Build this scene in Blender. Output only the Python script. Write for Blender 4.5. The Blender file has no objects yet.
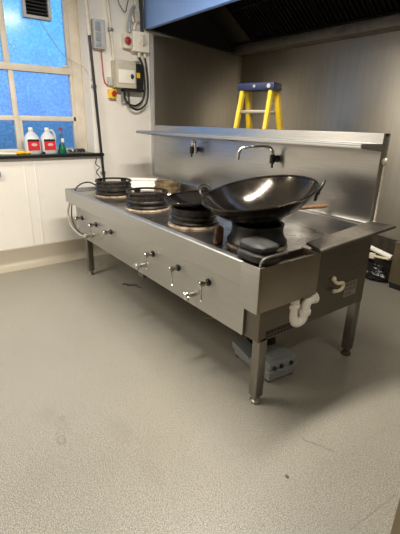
import bpy, bmesh, math, random
from mathutils import Vector, Matrix, noise
random.seed(7)
C = bpy.context.scene.collection
PI = math.pi
R = math.radians

# ------------------------------------------------------------------ materials
def nt(name):
    m = bpy.data.materials.new(name); m.use_nodes = True
    return m, m.node_tree.nodes, m.node_tree.links, m.node_tree.nodes['Principled BSDF']

def mix_rgb(N, L, fac, a, b, blend='MIX'):
    n = N.new('ShaderNodeMix'); n.data_type = 'RGBA'; n.blend_type = blend
    for sock, v in ((n.inputs[0], fac), (n.inputs[6], a), (n.inputs[7], b)):
        if hasattr(v, 'links'): L.new(v, sock)
        elif isinstance(v, (tuple, list)): sock.default_value = (*v[:3], 1)
        else: sock.default_value = v
    return n.outputs[2]

def math_n(N, L, op, a, b=None, c=None, clamp=False):
    n = N.new('ShaderNodeMath'); n.operation = op; n.use_clamp = clamp
    for i, v in enumerate((a, b, c)):
        if v is None: continue
        if hasattr(v, 'links'): L.new(v, n.inputs[i])
        else: n.inputs[i].default_value = v
    return n.outputs[0]

def ramp(N, L, fac, stops):
    n = N.new('ShaderNodeValToRGB'); cr = n.color_ramp
    while len(cr.elements) < len(stops): cr.elements.new(.5)
    for e, (p, c) in zip(cr.elements, stops):
        e.position = p; e.color = (*c, 1) if isinstance(c, (tuple, list)) else (c, c, c, 1)
    L.new(fac, n.inputs[0]); return n.outputs[0]

def noise_n(N, L, scale, detail=4, vec=None, rough=.55, mapscale=None):
    tc = N.new('ShaderNodeTexCoord'); v = tc.outputs['Object'] if vec is None else vec
    if mapscale:
        mp = N.new('ShaderNodeMapping'); mp.inputs['Scale'].default_value = mapscale; L.new(v, mp.inputs[0]); v = mp.outputs[0]
    n = N.new('ShaderNodeTexNoise'); n.inputs['Scale'].default_value = scale; n.inputs['Detail'].default_value = detail
    n.inputs['Roughness'].default_value = rough; L.new(v, n.inputs['Vector']); return n.outputs['Fac']

def bump(N, L, b, h, strength=.2, dist=.002):
    n = N.new('ShaderNodeBump'); n.inputs['Strength'].default_value = strength; n.inputs['Distance'].default_value = dist
    L.new(h, n.inputs['Height']); L.new(n.outputs[0], b.inputs['Normal'])

def plain(name, col, rough=.5, metal=0., var=.06, scale=12, bumpy=0., coat=0.):
    m, N, L, b = nt(name)
    f = noise_n(N, L, scale)
    lo = tuple(c*(1-var*2) for c in col); hi = tuple(min(1, c*(1+var*2)) for c in col)
    L.new(ramp(N, L, f, [(.3, lo), (.7, hi)]), b.inputs['Base Color'])
    b.inputs['Roughness'].default_value = rough; b.inputs['Metallic'].default_value = metal
    b.inputs['Coat Weight'].default_value = coat
    if bumpy: bump(N, L, b, noise_n(N, L, scale*8), bumpy)
    return m

def steel(name, col, rough, brush=(1, 1, 60), var=.12, smear=.35, stain=None, aniso=0., arot=0.):
    """brushed stainless: fine lines across one axis, faint smears in the gloss"""
    m, N, L, b = nt(name)
    f = noise_n(N, L, 6, 3, mapscale=brush)
    g = noise_n(N, L, 2.3, 4)
    c = ramp(N, L, f, [(.3, tuple(x*(1-var) for x in col)), (.7, tuple(min(1, x*(1+var*.6)) for x in col))])
    if stain:
        s = ramp(N, L, noise_n(N, L, 5.5, 7, rough=.65), [(.48, 0.), (.68, 1.)])
        c = mix_rgb(N, L, math_n(N, L, 'MULTIPLY', s, .7), c, stain)
    L.new(c, b.inputs['Base Color'])
    b.inputs['Metallic'].default_value = 1
    L.new(math_n(N, L, 'MULTIPLY_ADD', g, smear, rough-smear/2), b.inputs['Roughness'])
    bump(N, L, b, f, .12, .0006)
    if aniso:
        t = N.new('ShaderNodeTangent'); t.direction_type = 'RADIAL'; t.axis = 'Z'; L.new(t.outputs[0], b.inputs['Tangent'])
        b.inputs['Anisotropic'].default_value = aniso; b.inputs['Anisotropic Rotation'].default_value = arot
    return m

M = {}
M['steel'] = steel('brushed_stainless_steel', (.60, .57, .52), .40, (1, 40, 40), smear=.2)
M['steel_front'] = steel('front_stainless_steel', (.48, .475, .46), .44, (.6, 40, 50), smear=.15, var=.07)
M['steel_deck'] = steel('worn_deck_steel', (.50, .48, .45), .30, (2, 2, 30), smear=.3, stain=(.20, .16, .12))
M['steel_end'] = steel('dark_end_steel', (.17, .152, .125), .40, (30, .8, 40), smear=.2)
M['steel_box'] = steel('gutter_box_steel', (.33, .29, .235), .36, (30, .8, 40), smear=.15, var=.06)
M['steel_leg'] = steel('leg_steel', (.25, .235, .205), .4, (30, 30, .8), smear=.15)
M['steel_splash'] = steel('splashback_steel', (.44, .43, .41), .33, (1, 30, 40), smear=.2)
M['steel_wall'] = steel('cladding_steel', (.52, .485, .42), .42, (10, 10, .5), smear=.12, var=.08, aniso=.6, arot=.25)
M['steel_hood'] = steel('reflection_blue_hood_steel', (.30, .50, 1.), .34, (14, 14, .5), smear=.1, var=.05, aniso=.6)  # the window's blue reflection is put into the base colour here
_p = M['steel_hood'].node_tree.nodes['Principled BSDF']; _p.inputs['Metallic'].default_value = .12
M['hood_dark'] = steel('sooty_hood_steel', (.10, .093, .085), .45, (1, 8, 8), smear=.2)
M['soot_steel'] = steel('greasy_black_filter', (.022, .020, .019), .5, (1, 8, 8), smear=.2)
M['steel_worn'] = steel('weathered_grey_steel', (.23, .205, .17), .55, (3, 30, 30), smear=.25, stain=(.10, .085, .07))
M['chrome'] = plain('chrome', (.60, .58, .54), .2, 1)
M['dull_metal'] = plain('dull_zinc_metal', (.40, .37, .32), .38, 1)
M['iron'] = plain('black_cast_iron', (.034, .029, .024), .40, .6, .4, 26, .4)
M['soot'] = plain('sooty_black_rubber', (.014, .013, .012), .62, 0, .3, 40, .4)
M['brick'] = plain('scorched_fire_brick', (.27, .205, .14), .85, 0, .4, 30, .5)
M['rust'] = plain('rusty_burnt_metal', (.10, .055, .03), .75, .2, .45, 25, .5)
M['white_plastic'] = plain('white_plastic', (.80, .76, .66), .38, 0, .02)
M['dirty_white'] = plain('grubby_white_plastic', (.72, .67, .55), .42, 0, .08, 20)
M['cream_plastic'] = plain('cream_plastic', (.74, .67, .48), .45, 0, .05)
M['grey_plastic'] = plain('grey_moulded_plastic', (.21, .225, .22), .5, 0, .06)
M['grey_box'] = plain('pale_grey_plastic', (.46, .46, .45), .45, 0, .04)
M['grey_face'] = plain('grey_window_plastic', (.28, .31, .34), .3, 0, .08, 30)
M['beige_box'] = plain('beige_enclosure_plastic', (.50, .46, .37), .45, 0, .04)
M['black_plastic'] = plain('black_plastic', (.016, .016, .017), .4, 0, .1)
M['black_cable'] = plain('black_cable_sheath', (.014, .014, .014), .45, 0, .1)
M['grey_cable'] = plain('grey_cable_sheath', (.38, .36, .32), .45, 0, .1)
M['red'] = plain('red_plastic', (.36, .015, .02), .35, 0, .05)
M['red_cable'] = plain('red_cable_sheath', (.42, .05, .05), .45, 0, .1)
M['yellow'] = plain('yellow_plastic', (.85, .52, .02), .4, 0, .05)
M['ladder_yellow'] = plain('yellow_fibreglass', (.76, .52, .025), .38, 0, .07, 9)
M['ladder_blue'] = plain('navy_blue_plastic', (.009, .02, .075), .42, 0, .1)
M['brass'] = plain('dull_brass_metal', (.33, .25, .15), .4, .9, .25, 20)
M['wood'] = plain('warm_wood', (.25, .115, .05), .5, 0, .2, 30)
M['straw'] = plain('pale_wood', (.42, .31, .15), .7, 0, .15)
M['frame_paint'] = plain('cream_window_paint', (.66, .59, .48), .45, 0, .05, 7)
M['sill'] = plain('black_sill_stone', (.010, .010, .011), .3, 0, .2)
M['pvc_white'] = plain('white_drain_plastic', (.93, .90, .82), .3, 0, .03)
M['bag'] = plain('black_bin_bag', (.008, .008, .008), .3, 0, .2, 20, .3)
M['dark_card'] = plain('dark_brown_sheet', (.035, .026, .016), .7, 0, .3)
M['leaf'] = plain('brown_scrap', (.13, .085, .035), .8, 0, .3)
M['box_steel'] = steel('brown_tinted_steel', (.36, .30, .22), .4, (30, 30, .7), smear=.15)
M['green'] = plain('green_liquid', (.005, .13, .06), .25, 0, .05)
M['grille_dark'] = plain('dark_grille', (.012, .012, .012), .55, 0, .1)

def wall_paint(name, col):
    m, N, L, b = nt(name)
    a = noise_n(N, L, 1.6, 5); f = noise_n(N, L, 9, 5)
    c = ramp(N, L, a, [(.35, tuple(x*.94 for x in col)), (.65, col)])
    c = mix_rgb(N, L, math_n(N, L, 'MULTIPLY', ramp(N, L, f, [(.55, 0.), (.75, 1.)]), .10), c, (.45, .38, .28))
    L.new(c, b.inputs['Base Color']); b.inputs['Roughness'].default_value = .42
    bump(N, L, b, noise_n(N, L, 60, 3), .08, .002)
    return m
M['wall'] = wall_paint('cream_wall_paint', (.84, .80, .73))
M['wall_far'] = wall_paint('kitchen_wall_paint', (.62, .58, .52))
M['wall_side'] = wall_paint('side_wall_paint', (.36, .33, .28))
M['ceiling'] = wall_paint('ceiling_paint', (.72, .68, .60))
M['cove'] = wall_paint('coved_skirting_resin', (.40, .355, .275))

def floor_mat():
    m, N, L, b = nt('speckled_safety_floor')
    tc = N.new('ShaderNodeTexCoord'); P = tc.outputs['Object']
    base = ramp(N, L, noise_n(N, L, 1.1, 5), [(.3, (.200, .186, .150)), (.7, (.252, .234, .188))])
    sp = noise_n(N, L, 185, 2)
    c = mix_rgb(N, L, ramp(N, L, sp, [(.50, 0.), (.62, 1.)]), base, (.12, .11, .09))
    sp2 = noise_n(N, L, 215, 2, mapscale=(1, 1.1, 1))
    c = mix_rgb(N, L, ramp(N, L, sp2, [(.54, 0.), (.63, .95)]), c, (.41, .385, .33))
    # worn grey traffic patches
    w = ramp(N, L, noise_n(N, L, 2.2, 6, rough=.6), [(.50, 0.), (.72, .45)])
    c = mix_rgb(N, L, w, c, (.19, .18, .16))
    # individual spills: (x, y, rx, ry, rotation, strength, ring)
    wob = noise_n(N, L, 30, 3)
    for x, y, rx, ry, st, ring in SPILLS:
        mp = N.new('ShaderNodeMapping'); mp.vector_type = 'TEXTURE'
        mp.inputs['Location'].default_value = (x, y, 0); mp.inputs['Scale'].default_value = (rx, ry, 1)
        L.new(P, mp.inputs[0])
        ln = N.new('ShaderNodeVectorMath'); ln.operation = 'LENGTH'; L.new(mp.outputs[0], ln.inputs[0])
        d = math_n(N, L, 'MULTIPLY_ADD', wob, .9, ln.outputs['Value'])
        if ring: k = ramp(N, L, math_n(N, L, 'MULTIPLY', d, .5), [(.45, 0.), (.6, st), (.72, 0.)])
        else: k = ramp(N, L, math_n(N, L, 'MULTIPLY', d, .5), [(.45, st), (.72, 0.)])
        c = mix_rgb(N, L, k, c, (.15, .13, .095))
    # scratches: (x0, y0, x1, y1, half width, strength)
    for x0, y0, x1, y1, hw, st in SCRATCH:
        ln_ = math.hypot(x1-x0, y1-y0)
        mp = N.new('ShaderNodeMapping'); mp.vector_type = 'TEXTURE'
        mp.inputs['Location'].default_value = ((x0+x1)/2, (y0+y1)/2, 0)
        mp.inputs['Rotation'].default_value = (0, 0, math.atan2(y1-y0, x1-x0))
        mp.inputs['Scale'].default_value = (ln_/2, hw, 1)
        L.new(P, mp.inputs[0])
        sx = N.new('ShaderNodeSeparateXYZ'); L.new(mp.outputs[0], sx.inputs[0])
        ax = math_n(N, L, 'ABSOLUTE', sx.outputs[0])
        ay = math_n(N, L, 'ABSOLUTE', math_n(N, L, 'ADD', sx.outputs[1], math_n(N, L, 'MULTIPLY_ADD', wob, 5, -2.5)))
        k = math_n(N, L, 'MULTIPLY', math_n(N, L, 'LESS_THAN', ax, 1), math_n(N, L, 'LESS_THAN', ay, 1))
        c = mix_rgb(N, L, math_n(N, L, 'MULTIPLY', k, st), c, (.13, .115, .085))
    L.new(c, b.inputs['Base Color'])
    L.new(math_n(N, L, 'MULTIPLY_ADD', noise_n(N, L, 3, 4), .22, .30), b.inputs['Roughness'])
    b.inputs['Specular IOR Level'].default_value = .45
    bump(N, L, b, sp, .25, .001)
    return m
SPILLS = [(-.548, -.788, .020, .013, .9, True), (-.405, -.840, .034, .022, .8, True), (-.455, -.845, .008, .008, .8, False), (-.50, -.80, .10, .05, .16, False),
          (-.62, -.84, .08, .06, .20, False), (-1.724, -.766, .016, .010, .9, False), (-1.62, -.72, .035, .012, .45, False), (-.30, -.584, .14, .06, .16, False), (.0, -.58, .10, .05, .15, False), (.46, -.36, .010, .010, .5, False)]
SCRATCH = [(-1.765, -.009, -1.79, .181, .004, .7), (.25, .105, .40, .17, .0035, .8), (.666, -.107, .686, .178, .003, .45), (-.95, .05, -.80, .16, .003, .4)]
M['floor'] = floor_mat()

def glass_pane():
    m = bpy.data.materials.new('textured_window_glass'); m.use_nodes = True
    N, L = m.node_tree.nodes, m.node_tree.links; N.clear()
    out = N.new('ShaderNodeOutputMaterial')
    tr = N.new('ShaderNodeBsdfTransparent'); tl = N.new('ShaderNodeBsdfTranslucent'); gl = N.new('ShaderNodeBsdfGlossy')
    gl.inputs['Roughness'].default_value = .15
    tc = N.new('ShaderNodeTexCoord')
    vo = N.new('ShaderNodeTexVoronoi'); vo.inputs['Scale'].default_value = 42; L.new(tc.outputs['Object'], vo.inputs['Vector'])
    f = noise_n(N, L, 5, 4)
    k = math_n(N, L, 'MULTIPLY_ADD', vo.outputs['Distance'], .22, .80)
    k = math_n(N, L, 'MULTIPLY', k, math_n(N, L, 'MULTIPLY_ADD', f, .25, .88))
    cb = N.new('ShaderNodeCombineColor')
    for i in range(3): L.new(k, cb.inputs[i])
    L.new(cb.outputs[0], tr.inputs[0]); L.new(cb.outputs[0], tl.inputs[0])
    a = N.new('ShaderNodeMixShader'); a.inputs[0].default_value = .15; L.new(tr.outputs[0], a.inputs[1]); L.new(tl.outputs[0], a.inputs[2])
    c = N.new('ShaderNodeMixShader'); c.inputs[0].default_value = .03; L.new(a.outputs[0], c.inputs[1]); L.new(gl.outputs[0], c.inputs[2])
    L.new(c.outputs[0], out.inputs[0])
    return m
M['pane'] = glass_pane()

def wok_mat():
    m, N, L, b = nt('seasoned_wok_steel')
    f = noise_n(N, L, 7, 5); g = noise_n(N, L, 60, 3)
    L.new(ramp(N, L, f, [(.3, (.016, .014, .012)), (.7, (.055, .046, .036))]), b.inputs['Base Color'])
    b.inputs['Metallic'].default_value = .8
    L.new(math_n(N, L, 'MULTIPLY_ADD', f, .20, .05), b.inputs['Roughness'])
    bump(N, L, b, g, .12, .001)
    return m
M['wok'] = wok_mat()

def jug_mat():
    m, N, L, b = nt('translucent_jug_plastic')
    b.inputs['Base Color'].default_value = (.60, .62, .64, 1); b.inputs['Roughness'].default_value = .35
    b.inputs['Subsurface Weight'].default_value = .25; b.inputs['Subsurface Radius'].default_value = (.03, .03, .03)
    f = noise_n(N, L, 30, 2); bump(N, L, b, f, .05)
    return m
M['jug'] = jug_mat()

def label_mat():
    """red jug label: black band across the top and a pale round motif in the middle (local z = 0.02 .. 0.15)"""
    m, N, L, b = nt('red_printed_label')
    tc = N.new('ShaderNodeTexCoord'); sx = N.new('ShaderNodeSeparateXYZ'); L.new(tc.outputs['Object'], sx.inputs[0])
    c = mix_rgb(N, L, math_n(N, L, 'GREATER_THAN', sx.outputs[2], .118), (.62, .022, .025), (.012, .010, .010))
    mp = N.new('ShaderNodeMapping'); mp.vector_type = 'TEXTURE'; mp.inputs['Location'].default_value = (0, .004, .088)
    mp.inputs['Scale'].default_value = (1, .027, .014); L.new(tc.outputs['Object'], mp.inputs[0])
    sy = N.new('ShaderNodeSeparateXYZ'); L.new(mp.outputs[0], sy.inputs[0])
    d = math_n(N, L, 'ADD', math_n(N, L, 'POWER', math_n(N, L, 'ABSOLUTE', sy.outputs[1]), 2), math_n(N, L, 'POWER', math_n(N, L, 'ABSOLUTE', sy.outputs[2]), 2))
    c = mix_rgb(N, L, math_n(N, L, 'LESS_THAN', d, 1), c, (.62, .45, .42))
    L.new(c, b.inputs['Base Color']); b.inputs['Roughness'].default_value = .4
    return m
M['label'] = label_mat()

def clear_mat():
    m = bpy.data.materials.new('clear_bottle_plastic'); m.use_nodes = True
    N, L = m.node_tree.nodes, m.node_tree.links; N.clear()
    out = N.new('ShaderNodeOutputMaterial'); tr = N.new('ShaderNodeBsdfTransparent'); tr.inputs[0].default_value = (.8, .86, .9, 1)
    gl = N.new('ShaderNodeBsdfGlossy'); gl.inputs['Roughness'].default_value = .08
    mx = N.new('ShaderNodeMixShader'); mx.inputs[0].default_value = .14
    L.new(tr.outputs[0], mx.inputs[1]); L.new(gl.outputs[0], mx.inputs[2]); L.new(mx.outputs[0], out.inputs[0])
    return m
M['clear'] = clear_mat()

# ------------------------------------------------------------------ mesh builder
class MB:
    def __init__(s): s.bm = bmesh.new()
    def box(s, lo, hi, bev=0., seg=2, mat=None):
        lo, hi = Vector(lo), Vector(hi)
        r = bmesh.ops.create_cube(s.bm, size=1)
        for v in r['verts']:
            v.co = Vector((lo[i] + (v.co[i]+.5)*(hi[i]-lo[i]) for i in range(3)))
            if mat: v.co = mat @ v.co
        if bev:
            es = {e for v in r['verts'] for e in v.link_edges}
            bmesh.ops.bevel(s.bm, geom=list(es), offset=bev, segments=seg, affect='EDGES', profile=.6)
        return s
    def cbox(s, c, size, bev=0., mat=None, seg=2):
        c = Vector(c); h = Vector(size)/2
        return s.box(c-h, c+h, bev, seg, mat)
    def tube(s, pts, r, n=10, close=False, taper=None):
        pts = [Vector(p) for p in pts]; rings = []; up = None; cnt = len(pts)
        for i, p in enumerate(pts):
            a = pts[(i-1) % cnt] if (close or i > 0) else p
            b = pts[(i+1) % cnt] if (close or i < cnt-1) else p
            t = (b-a).normalized()
            if up is None:
                up = Vector((0, 0, 1)) if abs(t.z) < .9 else Vector((1, 0, 0))
            u = (up - t*up.dot(t)).normalized(); up = u; w = t.cross(u)
            rr = r if taper is None else r*taper[i]
            rings.append([s.bm.verts.new(p + (u*math.cos(2*PI*k/n) + w*math.sin(2*PI*k/n))*rr) for k in range(n)])
        m = cnt if close else cnt-1
        for i in range(m):
            A, B = rings[i], rings[(i+1) % cnt]
            for k in range(n): s.bm.faces.new((A[k], A[(k+1) % n], B[(k+1) % n], B[k]))
        if not close:
            s.bm.faces.new(list(reversed(rings[0]))); s.bm.faces.new(rings[-1])
        return s
    def lathe(s, prof, n=48, loc=(0, 0, 0), mat=None, sx=1, sy=1, close=False):
        """profile of (radius, height); radius 0 at an end closes the pole"""
        loc = Vector(loc); rings = []
        def P(x, y, z):
            v = Vector((x*sx, y*sy, z))
            if mat: v = mat @ v
            return v + loc
        for r, z in prof:
            if r < 1e-6: rings.append([s.bm.verts.new(P(0, 0, z))])
            else: rings.append([s.bm.verts.new(P(r*math.cos(2*PI*k/n), r*math.sin(2*PI*k/n), z)) for k in range(n)])
        m = len(rings) if close else len(rings)-1
        for i in range(m):
            A, B = rings[i], rings[(i+1) % len(rings)]
            for k in range(n):
                a, b = k, (k+1) % n
                if len(A) == 1 and len(B) == 1: continue
                if len(A) == 1: s.bm.faces.new((A[0], B[b], B[a]))
                elif len(B) == 1: s.bm.faces.new((A[a], A[b], B[0]))
                else: s.bm.faces.new((A[a], A[b], B[b], B[a]))
        return s
    def prism(s, poly, axis, a, b):
        """extrude a polygon (two other coordinates in axis order) from a to b along axis"""
        def P(u, v, w):
            q = [u, v]; q.insert(axis, w); return Vector(q)
        A = [s.bm.verts.new(P(u, v, a)) for u, v in poly]; B = [s.bm.verts.new(P(u, v, b)) for u, v in poly]
        n = len(poly); s.bm.faces.new(A); s.bm.faces.new(list(reversed(B)))
        for i in range(n): s.bm.faces.new((A[i], B[i], B[(i+1) % n], A[(i+1) % n]))
        return s
    def hexa(s, p):
        """solid from 8 corners: bottom 4 then top 4"""
        v = [s.bm.verts.new(Vector(q)) for q in p]
        for f in ((3, 2, 1, 0), (4, 5, 6, 7), (0, 1, 5, 4), (1, 2, 6, 5), (2, 3, 7, 6), (3, 0, 4, 7)):
            s.bm.faces.new([v[i] for i in f])
        return s
    def ball(s, c, r, sub=2, jit=0., sc=(1, 1, 1)):
        q = bmesh.ops.create_icosphere(s.bm, subdivisions=sub, radius=1)
        for v in q['verts']:
            d = 1 + jit*noise.noise(v.co*2.1 + Vector(c)*7)
            v.co = Vector((v.co.x*sc[0]*r*d, v.co.y*sc[1]*r*d, v.co.z*sc[2]*r*d)) + Vector(c)
        return s
    def build(s, name, mat, parent=None, smooth=True, angle=35, local=False):
        bmesh.ops.recalc_face_normals(s.bm, faces=s.bm.faces)
        if parent is not None and not local:
            o = origin(parent); bmesh.ops.translate(s.bm, verts=s.bm.verts, vec=-o)
        me = bpy.data.meshes.new(name); s.bm.to_mesh(me); s.bm.free()
        if smooth:
            for p in me.polygons: p.use_smooth = True
            me.set_sharp_from_angle(angle=R(angle))
        me.materials.append(M[mat])
        ob = bpy.data.objects.new(name, me); C.objects.link(ob); ob.parent = parent
        return ob

def origin(o):
    v = Vector((0, 0, 0))
    while o is not None: v += o.location; o = o.parent
    return v
def thing(name, label, cat, loc=(0, 0, 0), group=None):
    o = bpy.data.objects.new(name, None); C.objects.link(o); o.empty_display_size = .05
    o.location = loc; tag(o, label, cat, group); return o
def tag(o, label, cat, group=None):
    o['label'] = label; o['category'] = cat
    if group: o['group'] = group
    return o
def struct(o):
    o['kind'] = 'structure'; return o
def recentre(o):
    """move a one-mesh thing's origin to the middle of its base"""
    xs = [v.co for v in o.data.vertices]
    b = Vector(((min(v.x for v in xs)+max(v.x for v in xs))/2, (min(v.y for v in xs)+max(v.y for v in xs))/2, min(v.z for v in xs)))
    for v in o.data.vertices: v.co -= b
    o.location = b; return o
def copy_tree(o, parent=None):
    c = o.copy(); C.objects.link(c); c.parent = parent
    for ch in list(o.children): copy_tree(ch, c)
    return c
def curve(pts, n=8):
    """smooth path through points (Catmull-Rom)"""
    P = [Vector(p) for p in pts]; out = []
    for i in range(len(P)-1):
        a, b, c, d = P[max(i-1, 0)], P[i], P[i+1], P[min(i+2, len(P)-1)]
        for k in range(n):
            t = k/n
            out.append(.5*((2*b)+(c-a)*t+(2*a-5*b+4*c-d)*t*t+(3*b-a-3*c+d)*t**3))
    out.append(P[-1]); return out

# ------------------------------------------------------------------ room
XW, YB, XR, YF, ZC = -2.978, 2.455, 3.6, -3.6, 2.9
WY0, WY1, WZ0, WZ1 = -1.50, .475, 1.10, 2.75        # window opening
struct(MB().box((XW-.3, YF-.1, -.1), (XR+.1, YB+.1, 0)).build('floor', 'floor'))
struct(MB().box((XW-.3, YF-.1, ZC), (XR+.1, YB+.1, ZC+.1)).build('ceiling', 'ceiling'))
w = MB(); x0 = XW-.30
w.box((x0, YF-.1, 0), (XW, WY0, ZC)).box((x0, WY1, 0), (XW, YB+.1, ZC))
w.box((x0, WY0, 0), (XW, WY1, WZ0)).box((x0, WY0, WZ1), (XW, WY1, ZC))
struct(w.build('wall_left', 'wall'))
struct(MB().box((XW, YB, 0), (XR+.1, YB+.1, ZC)).build('wall_back', 'wall'))
struct(MB().box((XR, YF-.1, 0), (XR+.1, YB, ZC)).build('wall_right', 'wall_side'))
struct(MB().box((XW, YF-.1, 0), (XR, YF, ZC)).build('wall_front', 'wall_far'))
# coved skirting that sweeps out into the floor
cv = [(XW, 0), (XW+.10, 0), (XW+.098, .006)]
for k in range(1, 8):
    a = R(90*k/8); cv.append((XW+.10-.085*math.sin(a), .092-.085*math.cos(a)))
cv += [(XW+.014, .20), (XW+.006, .208), (XW, .208)]
struct(MB().prism([(x, z) for x, z in cv], 1, YF, YB-.02).build('baseboard_left', 'cove'))
# painted-over battens, barely proud of the wall
for i, y in enumerate((-.255, -.155)):
    struct(MB().box((XW, y, .21), (XW+.004, y+.012, 1.05), .0015).build('trim_%d' % (i+1), 'wall'))
# black sill slab
struct(MB().box((XW-.21, WY0, 1.074), (XW+.045, WY1+.085, 1.106), .005).build('trim_3', 'sill'))

# window: outer frame, mullion, transom and rails, one pane per light
win = MB(); fx0, fx1 = XW-.255, XW-.195
def bar(y0, y1, z0, z1, dx=0.): win.box((fx0-dx, y0, z0), (fx1+dx, y1, z1), .005)
bar(WY0, WY0+.09, 1.106, WZ1); bar(.372, WY1-.001, 1.106, WZ1)
bar(WY0+.09, .372, WZ1-.08, WZ1); bar(WY0+.09, .372, 1.106, 1.145)
bar(WY0+.09, .372, 1.853, 1.915, .008)                       # transom
bar(-.255, -.205, 1.915, WZ1-.08); bar(-.235, -.190, 1.145, 1.853)  # mullions
bar(WY0+.09, -.235, 1.412, 1.455); bar(-.190, .372, 1.412, 1.458)   # rails
bar(-.19, -.165, 1.145, 1.412); bar(.345, .372, 1.145, 1.853); bar(.335, .372, 1.915, WZ1-.08)
bar(-.86, -.80, 1.145, WZ1-.08)  # unseen left bay, added with its panes to let in more blue light
wo = struct(win.build('window_1', 'frame_paint'))
for y0, y1, z0, z1 in ((-1.41, -.86, 1.915, 2.67), (-1.41, -.86, 1.455, 1.853), (-1.41, -.86, 1.145, 1.412), (-.80, -.255, 1.915, 2.67), (-.205, .335, 1.915, 2.67), (-.80, -.235, 1.455, 1.853), (-.19, .345, 1.458, 1.853),
                       (-.80, -.235, 1.145, 1.412), (-.165, .345, 1.145, 1.412)):
    MB().box((fx0+.026, y0-.004, z0-.004), (fx0+.031, y1+.004, z1+.004)).build('glass_pane', 'pane', wo, local=True)
lt = MB(); lt.cbox((fx1+.008, .30, 1.925), (.02, .05, .02), .003)
lt.build('window_catch', 'frame_paint', wo, local=True)
# stainless cladding on the left wall and back wall
struct(MB().box((XW, 1.205, .0), (XW+.014, YB, 2.285), .002).build('trim_4', 'steel_wall'))
cl = MB(); cl.box((XW, 1.155, .0), (XW+.022, 1.200, 2.30), .004)
for z in (.4, 1.05, 1.68, 2.2): cl.lathe([(0, .004), (.008, .003), (.009, 0)], 10, (XW+.022, 1.18, z), Matrix.Rotation(R(90), 3, 'Y'))
struct(cl.build('trim_5', 'grey_box'))
bw = MB()
for a, b in ((XW+.014, -.2), (-.1995, XR)): bw.box((a, YB-.014, 0), (b, YB, 2.25), .0015)
struct(bw.build('trim_6', 'steel_wall'))
struct(MB().box((XW+.014, YB-.03, 0), (XW+.03, YB-.014, 2.22), .002).build('trim_7', 'steel_wall'))

# ------------------------------------------------------------------ extractor hood
hood = thing('extractor_hood', 'long stainless steel extractor hood with dark interior above the steel clad corner', 'extractor hood', (-.6, 1.8, 2.2))
HX0, HX1, HY = XW+.016, 2.2, 1.10
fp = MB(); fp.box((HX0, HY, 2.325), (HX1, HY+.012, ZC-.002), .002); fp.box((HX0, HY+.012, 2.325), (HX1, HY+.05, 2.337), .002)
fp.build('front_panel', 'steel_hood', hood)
for x, nm in ((HX0, 'end_panel'), (HX1-.012, 'end_panel')):
    e = MB(); e.prism([(HY+.012, 2.325), (YB-.016, 2.205), (YB-.016, ZC-.002), (HY+.012, ZC-.002)], 0, x, x+.012)
    s_ = 1 if x < 0 else -1; xa, xb = sorted((x+.006, x+.006+s_*.045))
    e.prism([(HY+.012, 2.325), (YB-.016, 2.205), (YB-.016, 2.217), (HY+.012, 2.337)], 0, xa, xb)
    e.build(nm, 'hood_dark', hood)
g = MB()
g.box((HX0+.012, YB-.17, 2.207), (HX1-.012, YB-.016, 2.220), .002)
g.box((HX0+.012, YB-.18, 2.207), (HX1-.012, YB-.168, 2.30), .002)
g.box((HX0+.012, YB-.028, 2.2), (HX1-.012, YB-.016, ZC-.01))
g.build('grease_gutter', 'steel_worn', hood)
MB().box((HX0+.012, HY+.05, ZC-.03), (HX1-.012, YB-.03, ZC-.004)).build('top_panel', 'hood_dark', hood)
# sloping baffle filters
fy0, fz0, fy1, fz1 = YB-.20, 2.315, 1.55, 2.80
sl = Vector((0, fy1-fy0, fz1-fz0)); sn = sl.length; sd = sl.normalized(); nn = Vector((0, sd.z, -sd.y))
if nn.z > 0: nn = -nn
x = HX0+.42
while x < HX1-.5:
    f = MB(); base = Vector((x, fy0, fz0))
    def slab(xa, xb, ta, tb, h0, h1):
        pts = [base+Vector((xx-x, 0, 0))+sd*t+nn*h for h in (h0, h1) for (xx, t) in ((xa, ta), (xb, ta), (xb, tb), (xa, tb))]
        f.hexa(pts)
    slab(x, x+.49, 0, sn, 0, .006)
    for ta, tb in ((0, .025), (sn-.025, sn), (sn/2-.012, sn/2+.012)): slab(x, x+.49, ta, tb, .006, .04)
    slab(x, x+.02, 0, sn, .006, .04); slab(x+.47, x+.49, 0, sn, .006, .04)
    for k in range(9): slab(x+.035+k*.048, x+.06+k*.048, .03, sn-.03, .012, .03)
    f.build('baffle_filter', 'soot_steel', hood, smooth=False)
    x += .50
MB().box((HX0+.012, 1.50, 2.79), (HX1-.012, 1.56, 2.87)).build('filter_rail', 'hood_dark', hood)
e = MB(); e.prism([(fy0, fz0), (fy1, fz1), (fy1, fz1+.02), (fy0, fz0+.02)], 0, HX0+.012, HX0+.42)
e.build('blanking_plate', 'hood_dark', hood)

# ------------------------------------------------------------------ wok range
rng = thing('wok_range', 'long stainless steel five burner wok range on four legs with tall splashback', 'wok range', (-1.3, .45, 0))
H, L = .82, 2.60
def rp(mb, name, mat, parent=rng, **k): return mb.build(name, mat, parent, **k)
# deck and its raised rear step
d = MB(); d.box((-L+.03, .03, .772), (-.115, .86, .80)); rp(d, 'deck', 'steel_deck')
d = MB(); d.box((-L+.02, .852, .70), (-.05, .912, .90), .006); rp(d, 'rear_step', 'steel_splash')
# front apron with its rolled rim, left side apron
a = MB()
a.prism([(0, .699), (.012, .699), (.012, .795), (.04, .795), (.045, .80), (.045, .815), (.04, H), (.006, H), (0, H-.006)], 0, -L, -.122)
rp(a, 'front_apron', 'steel_front')
a = MB(); a.prism([(-L, .699), (-L+.012, .699), (-L+.012, .80), (-L+.04, .80), (-L+.04, H), (-L+.006, H), (-L, H-.006)], 1, .046, .93)
rp(a, 'side_apron', 'steel_front')
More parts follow.
